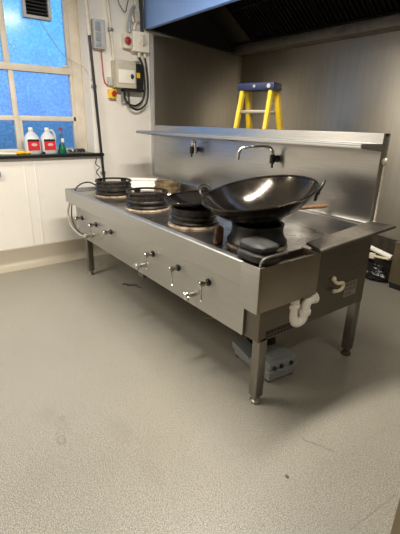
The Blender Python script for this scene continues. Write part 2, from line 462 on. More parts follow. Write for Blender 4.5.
# gutter box at the right end: open tank with a front tab lower than the apron
gb = MB(); zb = .592
gb.box((-.122, -.003, zb), (0, .010, H), .003); gb.box((-.010, .010, zb), (0, .43, H), .003)
gb.box((-.122, .420, zb), (-.010, .43, H), .002); gb.box((-.122, .010, zb), (-.112, .42, H-.004), .002)
gb.box((-.112, .010, zb), (-.010, .42, zb+.012))
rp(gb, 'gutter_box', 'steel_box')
tab = MB(); tab.box((-.124, -.006, zb-.001), (.0005, -.0028, H+.001), .0012); rp(tab, 'front_tab', 'steel_front')
st = MB(); st.box((-.110, .02, .765), (-.012, .42, .772), .001)
rp(st, 'gutter_strainer', 'steel_worn')
# control panel under the apron
p_ = MB(); p_.box((-2.50, .056, .400), (-.150, .068, .70), .002); p_.box((-2.50, .056, .392), (-.152, .10, .402), .002)
rp(p_, 'control_panel', 'steel_front')
# body: end panels and back
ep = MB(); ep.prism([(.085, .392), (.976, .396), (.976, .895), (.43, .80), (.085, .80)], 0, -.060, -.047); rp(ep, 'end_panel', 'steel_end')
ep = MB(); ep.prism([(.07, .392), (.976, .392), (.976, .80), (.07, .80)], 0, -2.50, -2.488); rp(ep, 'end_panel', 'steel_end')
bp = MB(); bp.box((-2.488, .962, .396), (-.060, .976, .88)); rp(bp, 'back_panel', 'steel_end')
bt = MB(); bt.box((-2.488, .115, .41), (-.062, .96, .418)); rp(bt, 'belly_panel', 'steel_worn')
bt = MB(); bt.box((-.1505, .0685, .392), (-.047, .086, .70), .001); rp(bt, 'corner_panel', 'steel_end')  # dark steel carries the shade beside the front tab in its colour
# legs and feet
for (lx, ly) in ((-.0745, .1125), (-.0745, .948), (-2.386, .1125), (-2.386, .948)):
    l = MB(); l.box((lx-.0275, ly-.0275, .045), (lx+.0275, ly+.0275, .409), .005)
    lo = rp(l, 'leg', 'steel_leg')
    f = MB(); f.lathe([(0, 0), (.030, 0), (.032, .006), (.028, .016), (.014, .022), (.014, .034), (.024, .036), (.024, .05), (0, .05)], 20, (lx, ly, 0))
    rp(f, 'adjustable_foot', 'rust' if (lx > -1 and ly > .5) else 'dull_metal', lo)
b = MB(); b.box((-1.30, .06, .355), (-1.22, .12, .392), .003); rp(b, 'pipe_bracket', 'steel_end')
# splashback, shelf and gussets
XL, XS = -2.487, -.0445
s = MB(); s.box((XL, .908, .88), (XS, .922, 1.395), .002); s.box((XL, .922, 1.375), (XS, .955, 1.395), .002)
s.box((XS-.012, .922, .86), (XS, .975, 1.395), .002); s.box((XL, .922, .80), (XL+.012, .975, 1.395), .002)
rp(s, 'splashback', 'steel_splash')
s = MB(); s.box((XL, .708, 1.331), (XS, .908, 1.343), .003); s.box((XL, .708, 1.319), (XS, .712, 1.332), .001)
rp(s, 'shelf', 'steel_front')
for x in (XL+.002, -1.27, XS-.008):
    s = MB(); s.prism([(.715, 1.330), (.908, 1.330), (.908, 1.300), (.74, 1.318)], 0, x, x+.006); rp(s, 'shelf_bracket', 'steel_splash')
# swivel taps over the deck
def tap(base, spout, name='swivel_tap'):
    bx, by, bz = base
    t = MB(); t.lathe([(0, 0), (.022, 0), (.024, .006), (.024, .03), (.016, .036), (.016, .06), (0, .06)], 20, (bx, by, bz), Matrix.Rotation(R(90), 3, 'X'))
    t.lathe([(0, -.03), (.017, -.03), (.019, -.02), (.019, .02), (.013, .03), (0, .03)], 16, (bx, by-.055, bz))
    t.cbox((bx+.006, by-.06, bz-.042), (.014, .012, .034), .003)
    to = rp(t, name, 'black_plastic')
    q = MB(); q.tube(curve(spout, 10), .011, 12); rp(q, 'spout', 'chrome', to)
tap((-.79, .908, 1.205), [(-.79, .853, 1.225), (-.790, .850, 1.250), (-.795, .835, 1.272), (-.805, .795, 1.284), (-.83, .66, 1.283), (-.845, .615, 1.274), (-.85, .597, 1.25), (-.852, .594, 1.205)])
tap((-1.745, .908, 1.205), [(-1.745, .853, 1.225), (-1.738, .853, 1.26), (-1.715, .846, 1.280), (-1.685, .84, 1.270), (-1.672, .838, 1.24), (-1.668, .838, 1.175)])
# thin white tube at the right end of the splashback
t = MB(); t.tube([(-.030, .935, .90), (-.030, .935, 1.235)], .0055, 8); t.ball((-.028, .93, 1.25), .017, 2, 0, (1, 1, 1.25)); t.cbox((-.03, .935, .905), (.02, .02, .02), .004)
rp(t, 'overflow_tube', 'dirty_white')
# fire-brick collars round the burners
BUR = [(-2.170, .300), (-1.512, .275), (-.905, .280), (-.348, .312)]
for x, y in BUR:
    b = MB(); b.lathe([(.115, .798), (.168, .798), (.172, .802), (.166, .811), (.125, .815), (.115, .80)], 40, (x, y, 0), close=True)
    bo = rp(b, 'burner_collar', 'brick')
    b = MB(); b.lathe([(0, .798), (.112, .798), (.110, .803), (.05, .806), (.04, .80), (0, .80)], 28, (x, y, 0)); rp(b, 'burner_bowl', 'soot', bo)
b = MB(); b.lathe([(.08, .798), (.125, .798), (.128, .815), (.12, .826), (.085, .83), (.08, .80)], 36, (-1.945, .722, 0), close=True); rp(b, 'burner_collar', 'steel_deck')
# gas valves: black collar, chrome spindle, hanging lever
def valve(x, z, ang):
    y = .056
    v = MB(); RX = Matrix.Rotation(R(90), 3, 'X')
    v.lathe([(0, -.002), (.021, -.002), (.022, .006), (.018, .012), (0, .012)], 18, (x, y, z), RX)
    vo = rp(v, 'gas_valve', 'black_plastic')
    v = MB(); v.lathe([(0, .010), (.011, .010), (.011, .035), (.017, .038), (.017, .064), (.012, .070), (0, .070)], 16, (x, y, z), RX)
    v.tube([(x, y-.052, z), (x+.09*math.sin(ang), y-.060, z-.095*math.cos(ang))], .0052, 8)
    v.ball((x+.092*math.sin(ang), y-.060, z-.098*math.cos(ang)), .009, 1)
    rp(v, 'lever', 'chrome', vo)
for x, z, an in ((-2.355, .581, .5), (-2.03, .585, .15), (-1.725, .590, -.9), (-1.06, .589, .1), (-.75, .584, .25), (-.445, .591, .15)): valve(x, z, an)
for x in (-2.14, -1.19, -.578):
    v = MB(); RX = Matrix.Rotation(R(90), 3, 'X')
    v.lathe([(0, -.002), (.016, -.002), (.016, .03), (.009, .032), (.009, .05), (.022, .05), (.024, .056), (.024, .066), (.018, .072), (0, .072)], 16, (x, .056, .469), RX)
    for k in range(5):
        q = 2*PI*k/5; v.ball((x+.022*math.cos(q), .056-.061, .469+.022*math.sin(q)), .0085, 1)
    rp(v, 'pilot_knob', 'chrome')
# hose round the left end of the control panel
h = MB()
h.tube(curve([(-2.545, .02, .70), (-2.553, .0, .63), (-2.55, -.005, .566), (-2.50, -.005, .485), (-2.38, -.003, .45), (-2.24, .01, .438), (-2.12, .05, .46)]), .0095, 8)
rp(h, 'gas_hose', 'grey_cable')
h = MB(); h.tube(curve([(-2.52, .03, .70), (-2.53, .02, .60), (-2.51, .015, .53), (-2.42, .015, .468), (-2.28, .02, .45), (-2.19, .05, .462)]), .006, 8)
rp(h, 'igniter_lead', 'black_cable')
# drain trap under the gutter box
dt = MB(); x = -.052
dt.lathe([(.030, .590), (.034, .590), (.034, .560), (.029, .556), (.029, .575)], 20, (x, .315, 0), close=True)
dt.tube(curve([(x, .318, .592), (x, .318, .53), (x+.002, .318, .475), (x+.006, .332, .440), (x+.010, .357, .428), (x+.014, .382, .440), (x+.016, .394, .475), (x+.018, .396, .510), (x+.018, .402, .535), (x+.018, .425, .548), (x+.018, .455, .550)], 6), .0275, 16)
for z, yy, xx in ((.535, .318, x), (.485, .395, x+.016)):
    dt.lathe([(.025, -.013), (.035, -.012), (.036, 0), (.035, .012), (.025, .013)], 18, (xx, yy, z), close=True)
dt.lathe([(0, .0), (.032, 0), (.033, .02), (.025, .024), (0, .024)], 18, (x+.018, .448, .550), Matrix.Rotation(R(-90), 3, 'X'))
rp(dt, 'drain_trap', 'pvc_white')
# swan-neck gas tap on the end panel, rating plate, vent grille
hk = MB(); hk.tube(curve([(-.040, .628, .618), (-.030, .640, .600), (-.022, .655, .592), (-.018, .690, .590), (-.018, .700, .575), (-.018, .690, .553), (-.022, .660, .545), (-.026, .635, .548)], 6), .010, 10)
hk.ball((-.036, .627, .620), .016, 2); hk.ball((-.026, .632, .548), .013, 2)
rp(hk, 'drain_spout', 'cream_plastic')
pl = MB(); pl.box((-.047, .765, .468), (-.044, .885, .562), .001)
po = rp(pl, 'rating_plate', 'dull_metal')
pl = MB()
for r_ in range(3):
    for c_ in range(3):
        if (r_, c_) in ((0, 2),): continue
        pl.box((-.0442, .774+c_*.036, .476+r_*.028), (-.0432, .802+c_*.036, .496+r_*.028), .0004)
rp(pl, 'plate_panels', 'steel_leg', po)
vg = MB(); vg.box((-.0472, .125, .400), (-.0455, .335, .440), .0005)
vo = rp(vg, 'vent_grille', 'grille_dark')
vg = MB()
for k in range(9): vg.box((-.0455, .125+k*.02475, .400), (-.0435, .1280+k*.02475, .440), .0005)
vg.box((-.0455, .125, .4185), (-.0435, .335, .4225), .0005); rp(vg, 'grille_bars', 'steel_end', vo)

# ------------------------------------------------------------------ things on the range
# worn plate lying askew along the right end
pk = MB()
A, Cc, Bq, Dq = Vector((.018, .40, .826)), Vector((-.118, .45, .828)), Vector((.112, .915, .905)), Vector((-.030, .885, .906))
th = Vector((0, -.0, .016))
pk.hexa([A, Bq, Dq, Cc, A+th, Bq+th, Dq+th, Cc+th])
bmesh.ops.bevel(pk.bm, geom=pk.bm.edges[:], offset=.003, segments=2, affect='EDGES')
tag(recentre(pk.build('steel_plate', 'steel_worn')), 'worn grey metal strip lying askew over the right end of the range', 'metal strip')

def wok_ring(hoop=True, h=.085, r=.155):
    o = thing('wok_ring', '', 'wok ring')
    b = MB(); b.lathe([(r-.02, .0), (r+.004, .0), (r+.010, .010), (r-.004, .022), (r-.006, .030), (r+.008, .038), (r+.010, .048), (r-.002, .058),
                       (r+.004, h-.008), (r+.002, h), (r-.012, h), (r-.016, h-.012), (r-.022, .03)], 56, close=True)
    b.build('body', 'iron', o, local=True)
    if hoop:
        t = MB(); z = h+.028
        t.lathe([(r-.004, z-.010), (r+.005, z-.010), (r+.006, z), (r+.003, z+.006), (r-.006, z+.005), (r-.007, z-.008)], 56, close=True)
        t.build('top_hoop', 'iron', o, local=True)
        for k in range(4):
            q = 2*PI*k/4+.5; m = Matrix.Translation((r*math.cos(q)*.985, r*math.sin(q)*.985, h+.009)) @ Matrix.Rotation(q, 4, 'Z')
            l = MB(); l.cbox((0, 0, 0), (.012, .045, .022), .003, m); l.build('lug', 'iron', o, local=True)
    return o
r1 = wok_ring(); r1.location = (*BUR[0], .8168)
tag(r1, 'black cast iron wok ring on the burner nearest the window wall', 'wok ring', 'iron rings on the burners')
r2 = copy_tree(r1); r2.location = (BUR[1][0], BUR[1][1], .8168); r2.rotation_euler.z = 1.1
r2['label'] = 'empty black wok ring on the second burner, in front of the small brass coloured ring'
r3 = wok_ring(False, .10, .145); r3.location = (*BUR[2], .8168)
tag(r3, 'black iron wok ring carrying the small wok', 'wok ring', 'iron rings on the burners')

# stand under the large wok: waisted drum
r4 = thing('wok_ring', 'tall waisted black wok ring carrying the large tilted wok', 'wok ring', (*BUR[3], .8168), 'iron rings on the burners')
M['stand'] = plain('burnt_black_iron', (.014, .013, .012), .36, .3, .3, 26, .3)
b = MB(); b.lathe([(.140, 0), (.164, 0), (.166, .012), (.152, .03), (.142, .055), (.140, .080), (.143, .094), (.146, .101), (.142, .105), (.130, .094), (.128, .06), (.138, .02)], 56, close=True)
b.build('body', 'stand', r4, local=True)

# small burner ring stack at the back
r5 = thing('burner_ring', 'small brassy metal ring stack at the back of the deck by the splashback', 'burner ring', (-1.945, .722, .831))
b = MB(); b.lathe([(.085, 0), (.118, 0), (.120, .012), (.108, .018), (.108, .024), (.116, .030), (.116, .046), (.104, .052), (.104, .060), (.112, .064), (.112, .085), (.106, .088), (.094, .086), (.088, .05)], 44, close=True)
b.build('ring_stack', 'brass', r5, local=True)
b = MB(); b.lathe([(0, .045), (.088, .05), (.088, .056), (.03, .066), (0, .066)], 32); b.build('inner_plate', 'rust', r5, local=True)

def wok(name, label, centre, rad, depth, tilt, az, hang, mat='wok'):
    """spherical-cap pan, tilted; centre is the middle of the rim circle"""
    N_ = Vector((math.sin(tilt)*math.cos(az), math.sin(tilt)*math.sin(az), math.cos(tilt)))
    rot = Vector((0, 0, 1)).rotation_difference(N_).to_matrix()
    Rs = (rad*rad+depth*depth)/(2*depth); pr = []
    n = 20; amax = math.asin(min(1, rad/Rs)); 
    if depth > rad: amax = PI-amax
    th = .006
    for k in range(n+1):
        a = amax*k/n; pr.append((max(0, (Rs+th)*math.sin(a)) if k else 0, (Rs-depth)-(Rs+th)*math.cos(a)))
    pr += [(rad+.012, .004), (rad+.009, .009), (rad-.001, .004)]
    for k in range(n, -1, -1):
        a = amax*k/n; pr.append((Rs*math.sin(a) if k else 0, (Rs-depth)-Rs*math.cos(a)))
    c = Vector(centre); o = thing(name, label, 'wok', c - N_*depth)
    b = MB(); b.lathe(pr, 96, c, rot); b.build('pan', mat, o)
    for h in hang:
        d_ = Vector((math.cos(h), math.sin(h), 0)); d_ = (d_ - N_*d_.dot(N_)).normalized(); t_ = N_.cross(d_)
        pts = []; u_ = (d_*.55 + N_*.83).normalized(); o_ = c + d_*(rad+.006) - N_*.012
        for k in range(13):
            a = -PI/2 + PI*k/12
            pts.append(o_ + u_*(.062*max(0, math.cos(a))**.6) + t_*(.048*math.sin(a)))
        hb = MB(); hb.tube([o_ - t_*.055 - N_*.03 - d_*.008] + pts + [o_ + t_*.055 - N_*.03 - d_*.008], .0075, 10)
        hb.build('handle', 'iron', o)
    return o
wok('wok', 'large shiny black wok tilted on the burner nearest the drain end', (-.372, .328, 1.080), .304, .155, .215, -1.76, (R(30), R(208)))
wok('wok', 'small black wok sitting low on the third burner', (-.905, .285, .974), .185, .062, .10, -1.8, (2.2,))

# charred wedge and pad beside the large wok
b = MB(); b.hexa([(x_+.045, y_-.066, z_+.001) for x_, y_, z_ in ((-.535, .175, .8), (-.495, .165, .8), (-.485, .215, .8), (-.525, .225, .8), (-.525, .183, .90), (-.492, .172, .895), (-.484, .215, .895), (-.517, .223, .90))])
bmesh.ops.bevel(b.bm, geom=b.bm.edges[:], offset=.005, segments=2, affect='EDGES')
tag(recentre(b.build('metal_wedge', 'rust')), 'rust brown block standing on the deck beside the large wok ring', 'metal block')
M['pad'] = plain('charred_pad_fibre', (.015, .0145, .014), .6, 0, .35, 30, .4)
pd = thing('scouring_pad', 'charred black rounded pad with a bent metal strip on the front corner of the range', 'pad', (-.10, .077, H+.003))
def pad(c, sx, sy, sz, rz):
    q = bmesh.new(); bmesh.ops.create_icosphere(q, subdivisions=4, radius=1)
    for v in q.verts:
        n_ = 1+.07*noise.noise(v.co*2.2+Vector(c)*9)
        p_ = [math.copysign(abs(t)**e, t)/2 for t, e in zip(v.co, (.55, .55, .7))]
        v.co = Matrix.Rotation(rz, 3, 'Z') @ Vector((p_[0]*sx*n_, p_[1]*sy*n_, p_[2]*sz*n_)) + Vector(c)
    mb = MB(); mb.bm.free(); mb.bm = q; return mb
pad((-.100, .078, .8500), .200, .150, .053, .04).build('lower_pad', 'pad', pd)
pad((-.106, .084, .892), .185, .140, .046, -.05).build('upper_pad', 'pad', pd)
ms = MB(); ms.tube(curve([(.002, -.008, .827), (.006, -.006, .850), (.009, .010, .868), (.010, .08, .872), (.004, .15, .868), (-.02, .19, .855)], 6), .0060, 8)
ms.build('metal_strip', 'dull_metal', pd)
# wooden handled scoop behind the large wok
sc_ = thing('wooden_handled_scoop', 'wooden handle sticking out behind the large wok by the splashback', 'scoop', (-.62, .58, .80))
s = MB(); s.tube([(-.50, .66, .925), (-.47, .69, .934), (-.33, .855, .957), (-.315, .872, .960)], .0115, 12, taper=[.8, 1, 1.05, .8]); s.build('handle', 'wood', sc_)
s = MB(); s.tube([(-.595, .575, .815), (-.56, .60, .86), (-.495, .665, .926)], .006, 8)
s.lathe([(0, .0), (.04, .004), (.055, .016), (.058, .024), (.054, .018), (.038, .008), (0, .005)], 24, (-.635, .56, .802)); s.build('scoop_head', 'dull_metal', sc_)
# white tub standing at the back of the deck
tr = MB(); m = Matrix.Translation((-2.30, .66, .8)) @ Matrix.Rotation(R(52), 4, 'Z')
tr.box((-.140, -.050, .001), (.140, .05, .098), .008, mat=m)
tr.box((-.146, -.056, .096), (.146, .056, .108), .004, mat=m)
tag(recentre(tr.build('plastic_tub', 'pvc_white')), 'plain white plastic tub standing behind the wok rings near the splashback', 'tub')
# black lead looped over the left end
h = MB(); h.tube(curve([(-2.50, .06, .808), (-2.535, .10, .84), (-2.54, .16, .868), (-2.52, .22, .872), (-2.50, .27, .84), (-2.49, .30, .808)], 8), .0065, 8)
tag(recentre(h.build('cable', 'black_cable')), 'short black cable arching over the left end of the range', 'cable')

# ------------------------------------------------------------------ under the range
cs = thing('plastic_case', 'grey moulded plastic case lying on the floor behind the front leg', 'case', (-.25, .40, 0))
m = Matrix.Translation((-.245, .385, 0)) @ Matrix.Rotation(R(-6), 4, 'Z')
b = MB(); b.box((-.235, -.09, .012), (.115, .12, .062), .012, mat=m); b.box((-.245, -.10, .054), (.125, .13, .066), .005, mat=m); b.build('lower_shell', 'grey_plastic', cs)
b = MB(); b.box((-.07, -.10, .068), (.125, .13, .080), .005, mat=m); b.box((-.06, -.09, .076), (.112, .12, .132), .014, mat=m)
b.box((-.03, -.055, .128), (.085, .085, .140), .006, mat=m); b.build('upper_shell', 'grey_plastic', cs)
b = MB(); b.hexa([m @ Vector(q) for q in ((-.245, -.10, .068), (-.075, -.10, .068), (-.075, .0, .068), (-.245, .0, .068), (-.245, -.10, .105), (-.075, -.10, .078), (-.075, -.0, .078), (-.245, -.0, .105))]); b.build('hinged_flap', 'grey_plastic', cs)
b = MB(); b.box((-.235, .005, .066), (-.075, .12, .145), .010, mat=m)
for k in range(5): b.box((-.225+k*.032, .0, .07), (-.215+k*.032, .122, .150), .002, mat=m)
b.build('motor_block', 'black_plastic', cs)
for yy in (-.055, .0, .075):
    b = MB(); b.lathe([(0, .012), (.012, .012), (.013, 0), (.010, -.004)], 14, m @ Vector((.112, yy, .096)), Matrix.Rotation(R(82), 3, 'Y')); b.build('cable_port', 'black_plastic', cs)
for xx, yy in ((-.21, -.07), (.09, -.07), (-.21, .10), (.09, .10)):
    b = MB(); b.cbox(m @ Vector((xx, yy, .007)), (.03, .03, .014), .003); b.build('foot', 'black_plastic', cs)
# scraps on the floor
s = MB(); s.tube([(-1.01, .46, .006), (-.97, .50, .007), (-.93, .55, .006)], .0055, 6); tag(recentre(s.build('wooden_stick', 'straw')), 'thin pale wooden stick on the floor under the range', 'stick')
s = MB(); s.tube(curve([(-1.99, .26, .004), (-1.95, .29, .005), (-1.92, .27, .004), (-1.88, .33, .005), (-1.80, .35, .004)], 5), .0028, 6)
s.tube(curve([(-1.96, .24, .0085), (-1.92, .31, .010), (-1.90, .36, .004)], 5), .0025, 6); tag(recentre(s.build('wire_scrap', 'black_cable')), 'tangled black wire scrap on the floor under the front panel', 'wire')
s = MB(); s.ball((.365, -.12, .004), .008, 2, .4, (1.2, .9, .45)); tag(recentre(s.build('food_scrap', 'leaf')), 'small brown crumb on the floor in front of the range', 'crumb')

# ------------------------------------------------------------------ step ladder behind the splashback
LX, LY, LT = -1.575, 1.45, 1.762
ld = thing('step_ladder', 'yellow step ladder with a navy blue top standing behind the splashback', 'step ladder', (LX, LY, 0))
RZ = Matrix.Translation((LX, LY, 0)) @ Matrix.Rotation(R(20), 4, 'Z')
def lp(x, y, z): return RZ @ Vector((x, y, z))
c_ = MB(); c_.box((-.172, -.085, LT-.062), (.172, .095, LT), .012, mat=RZ)
co_ = c_.build('top_cap', 'ladder_blue', ld)
c_ = MB(); c_.lathe([(0, .006), (.016, .005), (.018, 0)], 16, lp(.125, -.087, LT-.03), RZ.to_3x3() @ Matrix.Rotation(R(90), 3, 'X')); c_.build('cap_stud', 'grey_box', co_)
c_ = MB(); c_.lathe([(0, .006), (.010, .005), (.012, 0)], 16, lp(-.01, -.087, LT-.03), RZ.to_3x3() @ Matrix.Rotation(R(90), 3, 'X')); c_.build('cap_stud', 'grey_box', co_)
def rail(sx, sy, flare, ytop, ybot, wdt, dep):
    xt, xb = sx*.135, sx*(.135+flare); zt = LT-.05
    def sec(x, y, z): return [lp(x-wdt/2, y-dep/2, z), lp(x+wdt/2, y-dep/2, z), lp(x+wdt/2, y+dep/2, z), lp(x-wdt/2, y+dep/2, z)]
    b = MB(); b.hexa(sec(xb, ybot, .03)+sec(xt, ytop, zt)); bmesh.ops.bevel(b.bm, geom=b.bm.edges[:], offset=.006, segments=2, affect='EDGES')
    ro = b.build('rail', 'ladder_yellow', ld)
    b = MB(); b.hexa([p+Vector((0, 0, -.03)) for p in sec(xb, ybot, .03)] + [p+Vector((0, 0, .02)) for p in sec(xb, ybot, .03)]); b.build('rubber_foot', 'black_plastic', ro)
for sx in (-1, 1):
    rail(sx, -1, .03, -.045, -.50, .032, .055)
    rail(sx, 1, .12, .06, .60, .044, .065)
for k in range(1, 7):
    z = LT-.28*k+.045; t = (LT-.05-z)/(LT-.08); y = .06+.54*t; hw = .135+.12*t-.02
    if z < .12: break
    b = MB(); b.box((-hw, y-.045, z-.012), (hw, y+.045, z+.012), .004, mat=RZ); b.build('tread', 'dull_metal', ld)
    y2 = -.045-.455*t; hw = .135+.03*t-.015
    if k in (1, 3, 5): b = MB(); b.box((-hw, y2-.012, z-.014), (hw, y2+.012, z+.014), .003, mat=RZ); b.build('rear_brace', 'dull_metal', ld)

# ------------------------------------------------------------------ window wall services
def on_wall(y, z): return (XW, y, z)
pp = thing('gas_pipe', 'dark vertical pipe running down the wall beside the window', 'pipe', (XW+.03, .58, 0))
p0, p1 = Vector((XW+.030, .585, 0)), Vector((XW+.032, .455, ZC))
pq = p0.lerp(p1, 2.19/ZC)
b = MB(); b.tube([p0, pq], .014, 12); b.build('lower_pipe', 'black_plastic', pp)
b = MB()
nseg = 14
for k in range(nseg):
    a_, b_ = pq.lerp(p1, k/nseg), pq.lerp(p1, (k+.9)/nseg); b.tube([a_, b_], .022 if k % 2 else .020, 12)
b.tube([pq, p1], .017, 12); b.build('painted_pipe', 'frame_paint', pp)
for z in (.9, 1.75):
    c0 = p0.lerp(p1, z/ZC); b = MB(); b.cbox((XW+.015, c0.y, z), (.03, .05, .025), .003); b.build('clip', 'dull_metal', pp)
gj = thing('junction_box', 'grey two window junction box on the white wall right of the window pipe', 'junction box', (XW, .58, 2.08))
b = MB(); b.box((XW, .520, 2.085), (XW+.07, .640, 2.335), .006); b.build('enclosure', 'grey_box', gj)
for z in (2.235, 2.145, 2.10):
    b = MB(); hh = .075 if z > 2.11 else .03
    b.box((XW+.07, .530, z), (XW+.078, .585, z+hh), .003); b.build('cover_window', 'grey_face', gj)
b = MB(); b.box((XW+.07, .592, 2.10), (XW+.075, .632, 2.32), .002); b.build('side_cover', 'grey_box', gj)
b = MB(); b.tube(curve([(XW+.035, .597, 2.09), (XW+.02, .606, 2.02), (XW+.012, .613, 1.93), (XW+.012, .616, 1.85), (XW+.014, .628, 1.79), (XW+.02, .655, 1.765)], 6), .0065, 8)
tag(recentre(b.build('red_cable', 'red_cable')), 'red cable hanging from the grey junction box', 'cable')
b = MB(); b.tube([(XW+.018, .668, ZC), (XW+.018, .700, 2.5), (XW+.018, .735, 2.0)], .016, 10)
cd = thing('cable_conduit', 'white vertical conduit running down to the beige control box', 'conduit', (XW, .735, 2.0)); b.build('conduit', 'dirty_white', cd)
for z in (2.27, 2.62):
    yy = .735-.067*(z-2)/.9
    b = MB(); b.cbox((XW+.02, yy, z), (.042, .046, .03), .006); b.ball((XW+.044, yy, z), .010, 1); b.build('saddle_clip', 'dull_metal', cd)
# beige control box
cb = thing('control_box', 'beige control box with a small black switch on the white wall', 'control box', (XW, .85, 1.73))
b = MB(); b.box((XW, .705, 1.745), (XW+.13, .925, 2.0), .010); b.build('cover', 'beige_box', cb)
b = MB(); b.box((XW+.13, .725, 1.79), (XW+.136, .905, 1.915), .003); b.build('front_plate', 'white_plastic', cb)
b = MB(); b.lathe([(0, .014), (.012, .013), (.016, .008), (.017, 0)], 18, (XW+.136, .875, 1.855), Matrix.Rotation(R(90), 3, 'Y'), sx=1.5); b.build('switch', 'black_plastic', cb)
b = MB(); b.box((XW, .925, 1.735), (XW+.09, 1.028, 1.985), .008); b.box((XW+.09, .94, 1.80), (XW+.10, 1.02, 1.92), .003); b.build('contactor_block', 'black_plastic', cb)
b = MB(); b.box((XW, .93, 1.985), (XW+.075, .998, 2.012), .005)
for k in range(3): b.ball((XW+.085, .942+k*.022, 1.99), .011, 1)
b.build('terminal_strip', 'dull_metal', cb)
b = MB(); b.box((XW+.10, .945, 1.85), (XW+.102, .985, 1.90), .0005); b.build('warning_sticker', 'yellow', cb)
b = MB(); b.box((XW+.01, .80, 1.718), (XW+.10, 1.03, 1.745), .005); b.build('gland_plate', 'black_plastic', cb)
b = MB(); b.box((XW, .655, 1.765), (XW+.04, .702, 1.845), .004); tag(recentre(b.build('back_box', 'grey_box')), 'small pale grey back box left of the beige control box', 'back box')
es = thing('emergency_stop_switch', 'yellow emergency stop box with a red button under the beige control box', 'emergency stop', (XW, .69, 1.65))
b = MB(); b.box((XW, .655, 1.645), (XW+.06, .735, 1.735), .008); b.build('box', 'yellow', es)
b = MB(); b.lathe([(0, .035), (.020, .033), (.026, .026), (.026, .016), (.014, .012), (.014, 0)], 20, (XW+.06, .693, 1.692), Matrix.Rotation(R(90), 3, 'Y')); b.build('red_button', 'red', es)
# isolator switch with red lamp box
iso = thing('isolator_switch', 'white isolator switch with a round dial beside the hood end', 'switch', (XW, 1.0, 2.10))
b = MB(); b.box((XW, .925, 2.10), (XW+.085, 1.115, 2.285), .010); b.build('box', 'white_plastic', iso)
b = MB(); b.lathe([(0, .016), (.045, .016), (.05, .010), (.052, 0)], 28, (XW+.085, 1.035, 2.205), Matrix.Rotation(R(90), 3, 'Y')); dl = b.build('dial', 'dirty_white', iso)
b = MB(); b.cbox((XW+.11, 1.035, 2.205), (.02, .016, .085), .004, None); b.build('dial_grip', 'grey_box', dl)
b = MB()
for yy in (1.012, 1.078): b.lathe([(0, -.045), (.013, -.045), (.016, -.03), (.016, 0), (0, 0)], 14, (XW+.045, yy, 2.10))
b.build('cable_gland', 'dirty_white', iso)
rl = thing('indicator_lamp', 'red round indicator lamp on a pale box left of the isolator switch', 'lamp', (XW, .87, 2.13))
b = MB(); b.box((XW, .835, 2.12), (XW+.07, .922, 2.255), .008); b.build('box', 'dirty_white', rl)
b = MB(); b.lathe([(0, .026), (.020, .024), (.034, .014), (.036, 0)], 22, (XW+.07, .872, 2.185), Matrix.Rotation(R(90), 3, 'Y')); b.build('red_lens', 'red', rl)
b = MB(); b.lathe([(.036, 0), (.042, 0), (.042, .007), (.036, .009)], 22, (XW+.07, .872, 2.185), Matrix.Rotation(R(90), 3, 'Y'), close=True); b.build('lens_frame', 'grey_box', rl)
for i, (pts, lab) in enumerate((([(XW+.045, 1.012, 2.056), (XW+.045, 1.046, 1.99), (XW+.045, 1.06, 1.90), (XW+.045, 1.068, 1.75), (XW+.045, 1.035, 1.64), (XW+.045, .95, 1.585), (XW+.045, .87, 1.60), (XW+.045, .828, 1.65), (XW+.045, .825, 1.69), (XW+.045, .825, 1.711)], 'thick black cable looping from the isolator inner gland under the control box'),
                             ([(XW+.045, 1.078, 2.056), (XW+.05, 1.09, 1.98), (XW+.06, 1.098, 1.85), (XW+.072, 1.09, 1.70), (XW+.075, 1.055, 1.60), (XW+.075, .96, 1.545), (XW+.075, .875, 1.575), (XW+.075, .858, 1.64), (XW+.075, .856, 1.713)], 'thick black cable looping outermost from the isolator outer gland under the control box'))):
    b = MB(); b.tube(curve(pts, 7), .0105, 10); tag(recentre(b.build('power_cord', 'black_cable')), lab, 'cable', 'black cable loops under the control box')
b = MB(); b.tube(curve([(XW+.05, .80, 1.714), (XW+.04, .795, 1.65), (XW+.03, .81, 1.60), (XW+.03, .835, 1.61)], 6), .006, 8)
tag(recentre(b.build('grey_lead', 'grey_face')), 'thin grey lead hanging below the control box', 'cable')
# fittings above the isolator
cj = thing('conduit_fitting', 'cluttered beige conduit fitting with grey flex above the isolator switch', 'conduit fitting', (XW, .98, 2.285))
b = MB(); b.box((XW, .965, 2.37), (XW+.07, 1.022, 2.46), .008); b.build('fitting_box', 'beige_box', cj)
b = MB(); b.tube(curve([(XW+.04, .975, 2.50), (XW+.05, .945, 2.47), (XW+.05, .922, 2.40), (XW+.05, .905, 2.33), (XW+.05, .905, 2.27)], 6), .017, 10); b.build('flex_conduit', 'grey_face', cj)
b = MB(); b.tube(curve([(XW+.04, .99, 2.37), (XW+.05, .965, 2.33), (XW+.05, .955, 2.294)], 6), .016, 10); b.tube(curve([(XW+.04, .95, 2.44), (XW+.06, .94, 2.40), (XW+.06, .95, 2.36)], 6), .012, 10); b.build('beige_tail', 'dirty_white', cj)
b = MB(); b.tube([(XW+.03, .985, ZC), (XW+.03, .99, 2.46)], .012, 10); b.build('riser', 'dirty_white', cj)
bb = thing('cable_bundle', 'dark cable bundle dropping beside the blue tinted hood end', 'cable bundle', (XW, 1.06, 2.285))
for k, (yy, xx) in enumerate(((1.058, .020), (1.075, .02), (1.064, .045))):
    b = MB(); b.tube(curve([(XW+xx, yy-.02, ZC), (XW+xx, yy-.008, 2.6), (XW+xx, yy+.002, 2.42), (XW+xx, yy, 2.289)], 6), .0125, 8); b.build('cable', 'black_cable', bb)
